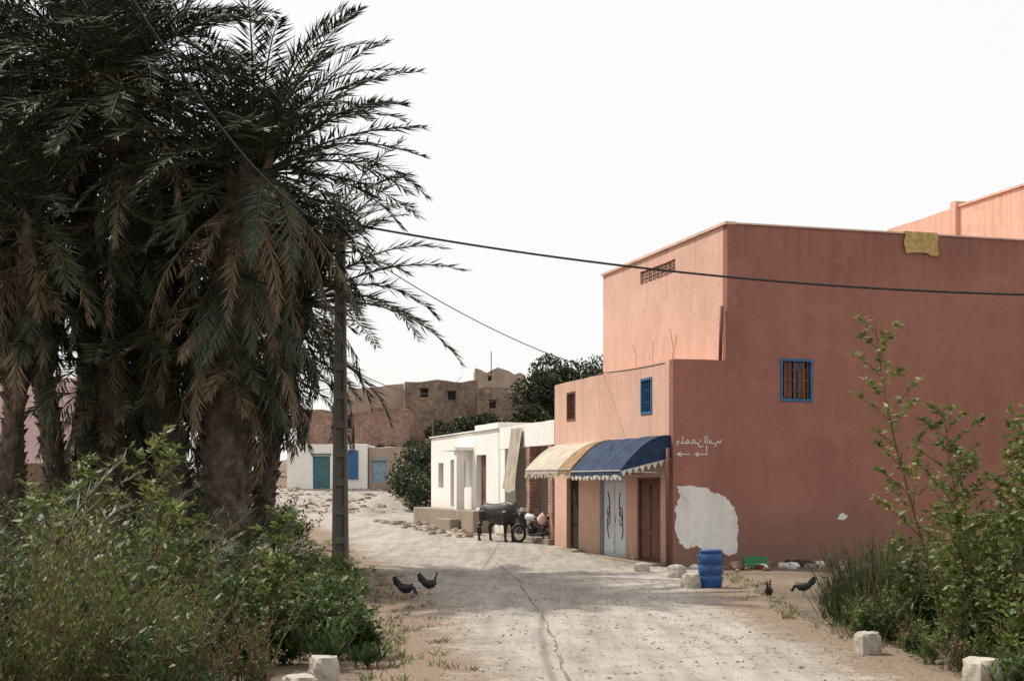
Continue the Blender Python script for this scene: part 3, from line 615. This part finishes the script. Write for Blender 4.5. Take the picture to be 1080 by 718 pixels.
# ---------------------------------------------------------------- palms
def frond(acc,org,az,e0,L,bend,npair,ll,t0,spread=1.0,wd=.035):
    K=12; t=np.linspace(0,1,K); pit=e0-bend*t**1.25
    azs=az+.25*rng.normal()*t
    d=np.stack([np.cos(pit)*np.cos(azs),np.cos(pit)*np.sin(azs),np.sin(pit)],1)
    pts=org+np.concatenate([np.zeros((1,3)),np.cumsum((d[1:]+d[:-1])/2*L/(K-1),0)])
    acc.tube(pts,np.linspace(.035,.006,K)*L/3.5,3,min(1,t0+.15))
    tl=np.linspace(.12,1,npair)+rng.normal(0,.004,npair); tl=np.clip(tl,0,1)
    Pb=np.stack([np.interp(tl,t,pts[:,i]) for i in range(3)],1); D=nrm(np.stack([np.interp(tl,t,d[:,i]) for i in range(3)],1))
    s=np.stack([-np.sin(azs.mean())*np.ones(npair),np.cos(azs.mean())*np.ones(npair),np.zeros(npair)],1); N=np.cross(D,s)*-1
    N=np.where(N[:,2:3]<0,-N,N) if e0>-.3 else N
    for sg in (-1,1):
        f=.65+.9*tl[:,None]**2; jit=rng.normal(0,.2,(npair,3))
        dr=nrm(D*f+sg*s*spread+N*(.35+.12*rng.normal(size=(npair,1)))+jit+np.array([0,0,-.25]))
        sd=nrm(np.cross(dr,N+rng.normal(0,.5,(npair,3)))); ln=ll*(.45+.75*np.sin(np.pi*np.clip(tl*.9+.08,0,1)))*rng.uniform(.75,1.15,npair)
        acc.leaves(Pb,dr,sd,ln,np.full(npair,wd),np.clip(t0+rng.normal(0,.06,npair),0,1),.35)
def palm(base,crown,R,nl,nd,L,bow=(0,0),name='date_palm',deadL=.85,npair=62,skirt=2.6,low=100,stalks=0):
    e=empty(name,base); base=np.array(base,float);crown=np.array(crown,float)
    K=22;t=np.linspace(0,1,K); ctrl=(base+crown)/2+np.array([bow[0],bow[1],0])
    P=((1-t)**2)[:,None]*base+(2*t*(1-t))[:,None]*ctrl+(t**2)[:,None]*crown
    mb=MB(); rad=[R*(1.25 if i<2 else 1)*(1+.06*math.sin(i*2.3)) for i in range(K)]
    mb.tube([tuple(p) for p in P],rad,12)
    Lt=np.linalg.norm(crown-base); nb=int(Lt*26)
    for i in range(nb):
        s=(i+.5)/nb; a=i*2.39996+random.uniform(-.3,.3); c=np.array([np.interp(s,t,P[:,q]) for q in range(3)])
        o_=np.array([math.cos(a),math.sin(a),0]); sd=np.array([-o_[1],o_[0],0]); w=R*random.uniform(.25,.45); ln=R*random.uniform(.4,1.1)+(.3*random.random() if s>.5 else 0); b0=c+o_*R*.8
        tip=b0+o_*R*(.3+.5*random.random())+np.array([0,0,ln]); v=[b0-sd*w+[0,0,-.05],b0+sd*w+[0,0,-.05],tip+sd*w*.35,tip-sd*w*.35,b0+[0,0,ln*.8]]
        mb.add(v,[(0,1,2,3),(1,4,2),(0,3,4),(3,2,4)])
    mb.obj('trunk',['trunk'],e)
    acc=LA()
    for i in range(nl):
        q=(i+.5)/nl; e0=math.radians(84-low*q**1.15+random.uniform(-8,8)); az=i*2.39996+random.uniform(-.25,.25)
        org=crown+np.array([math.cos(az)*R*.5,math.sin(az)*R*.5,.35*(1-q)])
        frond(acc,org,az,e0,L*random.uniform(.78,1.08),math.radians(random.uniform(42,85)*(1.0 if q<.6 else .8)),npair,.52,.06+.44*q*random.random(),1.0,.04)
    for i in range(nd):
        az=i*2.39996+random.uniform(-.4,.4); q=i/max(1,nd); e0=math.radians(random.uniform(5,-50)-15*q)
        s_=max(0,1-skirt*q/Lt); c=np.array([np.interp(s_,t,P[:,k2]) for k2 in range(3)])
        org=c+np.array([math.cos(az)*R,math.sin(az)*R,-.1])
        frond(acc,org,az,e0,L*deadL*random.uniform(.5,1.05)*(1-.3*q),math.radians(random.uniform(30,75)),int(npair*.7),.42,random.choice([.12,.2,.3,.45,.62,.72,.9]),.6,.036)
    acc.obj('fronds','palm',e)
    if stalks:
        mb=MB()
        for i in range(stalks):
            az=random.uniform(0,6.28); r_=random.uniform(.4,.9); q0=Vector(tuple(crown))+Vector((0,0,.1)); d=Vector((math.cos(az),math.sin(az),0))
            mb.tube([q0,q0+d*r_*.5+Vector((0,0,.35)),q0+d*r_+Vector((0,0,.05)),q0+d*r_*1.15+Vector((0,0,-.3))],[.03,.022,.022,.012],5)
        mb.obj('fruit_stalks',['stalk'],e)
    return e
palm((-6.9,30,-.1),(-8.2,29,10.1),.36,72,88,4.3,(-.3,0),skirt=4.5,stalks=30)
palm((-5.9,29.5,-.1),(-5.25,28.5,8.3),.46,68,95,3.9,(-.7,0),skirt=4.2)
palm((-5.9,32.6,-.1),(-5.0,33.2,6.3),.26,50,40,4.0,(-.5,0),skirt=1.8,low=90)
palm((-9.9,31,-.1),(-11.2,30.5,9.0),.24,52,66,3.9,(.3,0),skirt=2.6)
palm((-8.6,31.5,-.1),(-7.4,31,7.4),.26,44,85,3.6,(-.6,0),skirt=3.8)
palm((-6.9,33,-.1),(-6.5,32.6,6.6),.36,40,75,3.5,(-.3,0),skirt=3.0)
palm((-11.0,29,-.1),(-9.7,28,7.2),.2,36,50,3.3,(.3,0),skirt=2.0)
palm((-11.8,33,-.1),(-12.6,33,11.0),.22,46,40,4.1,(.5,0),skirt=2)
palm((-10.2,32.6,-.1),(-10.0,32,11.6),.24,42,40,4.0,(.5,0),skirt=3.5)
palm((-8.9,29.6,-.1),(-8.5,29.2,4.6),.2,30,30,2.8,(.2,0),skirt=1.5)
# ---------------------------------------------------------------- shrubs
def stemplant(acc,x,y,ht_,ns,nl,ll,lw,t0,spread=.5,lean=(0,0),r=.008,up=.5,bare=.15,tv=.1,head=None):
    z0=h(x,y)-.03
    for k_ in range(ns):
        az=rng.uniform(0,6.283); sp=spread*rng.uniform(.1,1); L=ht_*rng.uniform(.45,1.1); t=np.linspace(0,1,6)
        bx=x+rng.normal(0,.07);by=y+rng.normal(0,.07); wig=rng.normal(0,.04,(6,2))*L
        pts=np.stack([bx+np.cos(az)*sp*ht_*t**1.4+lean[0]*t+wig[:,0]*t,by+np.sin(az)*sp*ht_*t**1.4+lean[1]*t+wig[:,1]*t,z0+L*(t-.15*sp*t*t)],1)
        acc.tube(pts,np.linspace(r,r*.3,6),3,.97)
        tl=rng.uniform(bare,1,nl); B_=np.stack([np.interp(tl,t,pts[:,i]) for i in range(3)],1)
        th=rng.uniform(0,6.283,nl); D=nrm(np.stack([np.cos(th),np.sin(th),up+rng.normal(0,.35,nl)],1))
        B_=B_+D*rng.uniform(0,.06,(nl,1))*ht_
        sd=nrm(np.cross(D,rng.normal(0,1,(nl,3))+np.array([0,0,1.2])))
        tt=t0+rng.normal(0,tv,nl)-.28*(1-tl)  # leaves darken towards the stem base: shade painted into the tint
        if head is not None: tt=np.where(tl>.72,head+rng.normal(0,.03,nl),tt)
        acc.leaves(B_,D,sd,ll*rng.uniform(.55,1.2,nl)*(1.15-.5*tl),lw*rng.uniform(.7,1.2,nl),np.clip(tt,0,1),.45)
SPEC=[dict(ll=.17,lw=.075,t0=.42,ns=8,nl=26,spread=.6,h=.95,up=.4),
      dict(ll=.13,lw=.03,t0=.58,ns=9,nl=34,spread=.45,h=1.15,up=.7),
      dict(ll=.06,lw=.028,t0=.30,ns=18,nl=40,spread=.65,h=.8,up=.5),
      dict(ll=.09,lw=.02,t0=.66,ns=14,nl=28,spread=.5,h=.9,up=1.2),
      dict(ll=.05,lw=.018,t0=.55,ns=16,nl=26,spread=.45,h=1.05,up=.9,head=.97),
      dict(ll=.10,lw=.045,t0=.2,ns=12,nl=36,spread=.7,h=.85,up=.4),
      dict(ll=.22,lw=.028,t0=.5,ns=14,nl=10,spread=.6,h=.9,up=1.6)]
random.seed(11)
cells=[(random.uniform(-12,0),random.uniform(10,32),random.choice(SPEC),random.uniform(.65,1.45),random.uniform(-.12,.12)) for _ in range(80)]
acc=LA()
for i in range(340):
    y=10.5+20.5*random.random()**1.2; a=-.43*y; b_=float(xl(y))-.15; x=random.uniform(a,b_)
    if x>-2.4 and y<14.9: continue
    cc=min(cells,key=lambda c_:(c_[0]-x)**2+(c_[1]-y)**2*.5); sp=cc[2]
    edge=min(1,(b_-x)/1.3)
    hh=(.4+.6*edge+.75*max(0,(-x/y-.17)*4))*sp['h']*cc[3]*random.uniform(.7,1.15)*(.85 if y>24 else 1)
    hh=min(hh,1.85)
    stemplant(acc,x,y,hh,sp['ns'],sp['nl'],sp['ll'],sp['lw'],sp['t0']+cc[4],sp['spread'],up=sp['up'],head=sp.get('head'))
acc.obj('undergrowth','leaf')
def plant(name,*a,**kw):
    acc=LA(); stemplant(acc,*a,**kw); return acc.obj(name,'leaf')
for x,y,hh in ((-2.95,15.3,.85),(-2.25,16.8,.8),(-1.8,16.1,.65),(-3.5,14.2,.9),(-2.4,18.6,.85),(-2.6,20.3,.8),(-2.75,21.9,.9),(-3.3,23.8,1.0),(-2.55,15.5,.7)):
    plant('leafy_shrub',x,y,hh,24,38,.12,.048,random.choice([.42,.5,.56]),spread=.65)
def sapling(name,base,top,nbr,ll,t0,seed,lw=.4,bl=.75,dens=1.0):
    r=np.random.default_rng(seed); acc=LA(); b0=np.array(base);t1=np.array(top); K=10;t=np.linspace(0,1,K)
    P=b0+(t1-b0)*t[:,None]+np.stack([np.sin(t*5+seed)*.06,np.cos(t*4)*.05,0*t],1)*(t1-b0)[2]*.35
    acc.tube(P,np.linspace(.022,.006,K),5,.95)
    for i in range(nbr):
        s=.22+.76*(i+.5)/nbr; c=np.array([np.interp(s,t,P[:,q]) for q in range(3)]); az=i*2.4+r.uniform(-.5,.5); L=(bl-.65*bl*s)*r.uniform(.6,1.25)
        dd=np.array([np.cos(az)*.8,np.sin(az)*.8,.75]); tt=np.linspace(0,1,5)[:,None]; Q=c+dd*L*tt+np.array([0,0,-.12])*L*tt**2
        acc.tube(Q,np.linspace(.009,.003,5),3,.9); nl=int((18+18*r.random())*dens)
        u=r.uniform(.2,1.0,nl)[:,None]; B_=c+dd*L*u+np.array([0,0,-.12])*L*u**2; th=r.uniform(0,6.28,nl)
        D=nrm(np.stack([np.cos(th),np.sin(th),.25+r.normal(0,.4,nl)],1)); sd=nrm(np.cross(D,r.normal(0,1,(nl,3))+np.array([0,0,1.5])))
        acc.leaves(B_,D,sd,ll*r.uniform(.6,1.2,nl),ll*lw*r.uniform(.8,1.2,nl),np.clip(t0+r.normal(0,.1,nl),0,1),.45)
    return acc.obj(name,'leaf')
sapling('sapling',(5.25,17,-.02),(4.45,17,4.0),28,.11,.7,1,.45,1.1,1.0)
sapling('sapling',(5.75,16.5,-.02),(5.1,16.6,2.9),26,.11,.66,2,.45,1.0)
sapling('sapling',(6.0,16,-.02),(5.85,16,2.6),28,.12,.66,3,.45,.9)
sapling('sapling',(5.55,15.6,-.02),(5.75,15.3,2.3),26,.12,.7,4,.45,.9)
sapling('sapling',(6.2,17.2,-.02),(6.4,17,2.9),30,.12,.62,5,.45,1.0)
sapling('sapling',(5.2,15.8,-.02),(5.0,15.6,1.7),22,.11,.66,6,.45,.7)
sapling('sapling',(6.1,18.2,-.02),(5.9,18.2,2.4),26,.12,.6,7,.45,1.0)
sapling('tall_weed',(-4.2,16.2,-.02),(-4.1,16.0,2.5),24,.15,.7,11,.3,.9)
sapling('tall_weed',(-3.5,15.6,-.02),(-3.75,15.4,1.8),18,.14,.68,12,.3,.7)
sapling('tall_weed',(-4.8,15.0,-.02),(-4.95,14.8,1.9),18,.14,.64,13,.3,.8)
sapling('tall_weed',(-2.75,15.6,-.02),(-2.6,15.4,1.15),16,.13,.68,14,.35,.6)
sapling('tall_weed',(-3.2,18.5,-.02),(-3.0,18.4,1.6),18,.13,.62,15,.35,.7)
sapling('tall_weed',(-5.3,18.0,-.02),(-5.5,18,2.3),24,.15,.62,16,.3,.9)
acc=LA()
for i in range(110):
    y=random.uniform(26.5,43); lo=-.42*y; hi=float(xl(y))-(1.6 if y<34 else 1.2); x=random.uniform(lo,hi)
    stemplant(acc,x,y,random.uniform(1.0,2.1)*(1.15 if x<-7 else 1),14,46,.13,.055,.10+.22*random.random(),.5)
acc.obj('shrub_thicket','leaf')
def reeds(name,x,y,n,hh,t0,sp=.35):
    acc=LA(); r=rng; az=r.uniform(0,6.28,n); s=r.uniform(0,1,n)**.7*sp
    B_=np.stack([x+np.cos(az)*s*.8,y+np.sin(az)*s*.8,np.full(n,h(x,y)-.03)],1); ln=hh*r.uniform(.35,1.15,n)
    D1=nrm(np.stack([np.cos(az)*s*.9+r.normal(0,.2,n),np.sin(az)*s*.9+r.normal(0,.2,n),np.ones(n)],1)); sd=nrm(np.cross(D1,r.normal(0,1,(n,3))))
    tt=np.where(r.random(n)<.35,.92,t0+r.normal(0,.1,n)); acc.leaves(B_,D1,sd,ln,np.full(n,.014),np.clip(tt,0,1),.3); return acc.obj(name,'leaf')
for x,y,hh in ((5.0,19.8,1.1),(5.45,20.1,1.35),(5.9,20.0,1.2),(5.25,20.8,1.3),(6.3,21,1.2),(4.95,20.6,.9),(5.7,21.2,1.3)): reeds('reed_clump',x,y,320,hh,.1,.45)
acc=LA()
for i in range(165):
    y=random.uniform(12,24); x=float(xr(y))+.3+abs(random.gauss(0,1.6))
    if x>y*.42 or (y>20.5 and x<y*.24): continue
    sp=random.choice(SPEC); hh=random.uniform(.35,.95)*min(1,.4+(x-float(xr(y)))*.6)
    stemplant(acc,x,y,hh,sp['ns'],sp['nl'],sp['ll']*.8,sp['lw']*.8,sp['t0']+.08,.6,up=sp['up'],head=sp.get('head'))
for i in range(66):
    y=random.uniform(14.3,19); x=random.uniform(5.0+.3*abs(random.gauss(0,1)),.4*y); sp=random.choice(SPEC[:4]); stemplant(acc,x,y,random.uniform(.9,1.8)*min(1.25,.7+(x-5)*.45),9,48,sp['ll']*.85,sp['lw'],sp['t0']+.13,.35)
for i in range(34):
    y=random.uniform(23,32); x=random.uniform(.262*y,.4*y); sp=random.choice(SPEC); stemplant(acc,x,y,random.uniform(.4,1.1),10,26,sp['ll'],sp['lw'],sp['t0'],.55,up=sp['up'])
acc.obj('verge_weeds','leaf')
acc=LA()
for i in range(360):
    y=random.uniform(13,45); side=random.random()<.7
    x=float(xl(y))-.05+random.gauss(0,.38) if side else float(xr(y))+random.gauss(.2,.25)
    if x>F(0,0,0).x-.2 and y>33: continue
    n=14; az=rng.uniform(0,6.28,n); B_=np.tile(np.array([x,y,h(x,y)]),(n,1))+rng.normal(0,.05,(n,3))*[1,1,0]
    D=nrm(np.stack([np.cos(az),np.sin(az),rng.uniform(.4,2,n)],1)); acc.leaves(B_,D,nrm(np.cross(D,rng.normal(0,1,(n,3)))),rng.uniform(.05,.17,n),np.full(n,.014),np.full(n,random.choice([.5,.7,.95])),.4)
acc.obj('grass_tufts','leaf')
for x,y,L,n in ((-5.3,14.6,2.6,18),(-4.9,19.2,1.9,22),(-6.5,18.5,2.4,20),(-4.2,21.5,1.6,18),(-6.6,24,2.3,20),(-8.6,25.5,2.6,22)):
    acc=LA()
    for i in range(n):
        az=i*2.4+random.uniform(-.3,.3); frond(acc,np.array([x,y,h(x,y)+.05]),az,math.radians(random.uniform(45,82)),L*random.uniform(.7,1.1),math.radians(random.uniform(30,60)),34,.32,.42+.12*random.random(),.8,.024)
    acc.obj('palm_sprout','palm')
# ---------------------------------------------------------------- distant trees and bushes
def crown(acc,c,R,n,ll,t0=.4,lobes=9):
    c=np.array(c);R=np.array(R); cs=[]
    for i in range(lobes):
        d=nrm(rng.normal(0,1,3)); cs.append((c+d*R*rng.uniform(.35,.75),rng.uniform(.35,.6)))
    per=n//lobes
    for q,s in cs:
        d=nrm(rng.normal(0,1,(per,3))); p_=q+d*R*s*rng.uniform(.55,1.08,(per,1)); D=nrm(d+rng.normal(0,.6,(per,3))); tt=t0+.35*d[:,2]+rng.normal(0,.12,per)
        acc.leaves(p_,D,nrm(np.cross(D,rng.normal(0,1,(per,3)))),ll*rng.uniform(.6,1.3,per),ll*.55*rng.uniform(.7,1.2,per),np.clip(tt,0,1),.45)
def tree(name,x,y,zc,R,n,ll):
    e=empty(name,(x,y,h(x,y))); acc=LA(); crown(acc,(x,y,zc),R,n,ll,.4,12); acc.obj('crown','dtree',e)
    mb=MB(); zb=h(x,y)-.1; mb.tube([(x,y,zb),(x+.1,y,(zb+zc)/2),(x,y,zc)],[.22,.16,.08],8)
    for i in range(5):
        a=i*1.3; mb.tube([(x+.05,y,zc-R[2]*.8),(x+math.cos(a)*R[0]*.6,y+math.sin(a)*R[1]*.6,zc+R[2]*.2)],[.09,.03],6)
    mb.obj('trunk',['bark'],e,True)
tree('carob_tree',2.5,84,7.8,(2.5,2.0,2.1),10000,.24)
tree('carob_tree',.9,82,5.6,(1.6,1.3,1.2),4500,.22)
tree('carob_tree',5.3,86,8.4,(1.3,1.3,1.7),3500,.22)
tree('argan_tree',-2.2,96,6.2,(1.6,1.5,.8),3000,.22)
acc=LA()
for x,y,z,R in ((-5.0,74,1.5,1.1),(-5.7,76,1.9,1.4),(-5.2,79,3.2,1.3),(-4.2,77,2.4,1.2),(-6.6,92,4.0,1.0),(-4.6,96,5.2,1.0),(-2.4,90,4.6,1.0),(-8.6,95,4.3,.7),(-1.5,80,3.0,1.5),(-5.9,90,3.4,.9),(-3.6,84,3.6,1.2),(-11,94,3.4,.6),(-5.6,101,6.0,.9),(-7,88.5,3.6,.9)):
    crown(acc,(x,y,max(z,h(x,y)+R*.4)),(R,R,R*.85),1500,.2,.45,7)
acc.obj('hillside_bushes','dtree')
acc=LA()
for i in range(70):
    y=random.uniform(46,140); x=random.uniform(-.45*y,-.2*y-1.5); R=random.uniform(.6,1.5); crown(acc,(x,y,h(x,y)+R*.4),(R,R,R*.75),650,.25,.4,6)
for i in range(60):
    y=random.uniform(90,175); x=random.uniform(-14,40); R=random.uniform(.25,.8); crown(acc,(x,y,h(x,y)+R*.4),(R,R,R*.7),300,.25,.5,5)
acc.obj('scrub','dtree')
# ---------------------------------------------------------------- light
el=math.radians(54); azv=(-.87,.49); nn=math.hypot(*azv); ts=Vector((azv[0]/nn*math.cos(el),azv[1]/nn*math.cos(el),math.sin(el)))
sl=bpy.data.lights.new('sun','SUN'); sl.energy=4.4; sl.angle=math.radians(.6); sl.color=(1,.93,.82)
so=bpy.data.objects.new('sun',sl); so.rotation_mode='QUATERNION'; so.rotation_quaternion=ts.to_track_quat('Z','Y'); so.location=(0,0,40); COL.objects.link(so)
w=bpy.data.worlds.new('World'); S.world=w; w.use_nodes=True; nt=w.node_tree; nt.nodes.clear()
out=nt.nodes.new('ShaderNodeOutputWorld'); bg=nt.nodes.new('ShaderNodeBackground'); sk=nt.nodes.new('ShaderNodeTexSky'); sk.sky_type='NISHITA'
sk.sun_disc=False; sk.sun_elevation=el; sk.sun_rotation=math.atan2(azv[0],azv[1]); sk.dust_density=4; sk.air_density=1.2
mx=nt.nodes.new('ShaderNodeMix'); mx.data_type='RGBA'; mx.inputs[0].default_value=.87; nt.links.new(sk.outputs[0],mx.inputs[6]); mx.inputs[7].default_value=(10.7,10.7,10.5,1)
nt.links.new(mx.outputs[2],bg.inputs[0]); bg.inputs[1].default_value=.1; nt.links.new(bg.outputs[0],out.inputs[0])
# ---------------------------------------------------------------- camera
cd=bpy.data.cameras.new('camera'); cd.sensor_width=36; cd.lens=48.83; cd.shift_y=.141; cd.clip_end=6000; cd.clip_start=.1
co=bpy.data.objects.new('camera',cd); co.location=(0,0,2); co.rotation_euler=(math.radians(90),0,0); COL.objects.link(co); S.camera=co
S.view_settings.view_transform='Standard'; S.view_settings.look='None'; S.view_settings.exposure=0
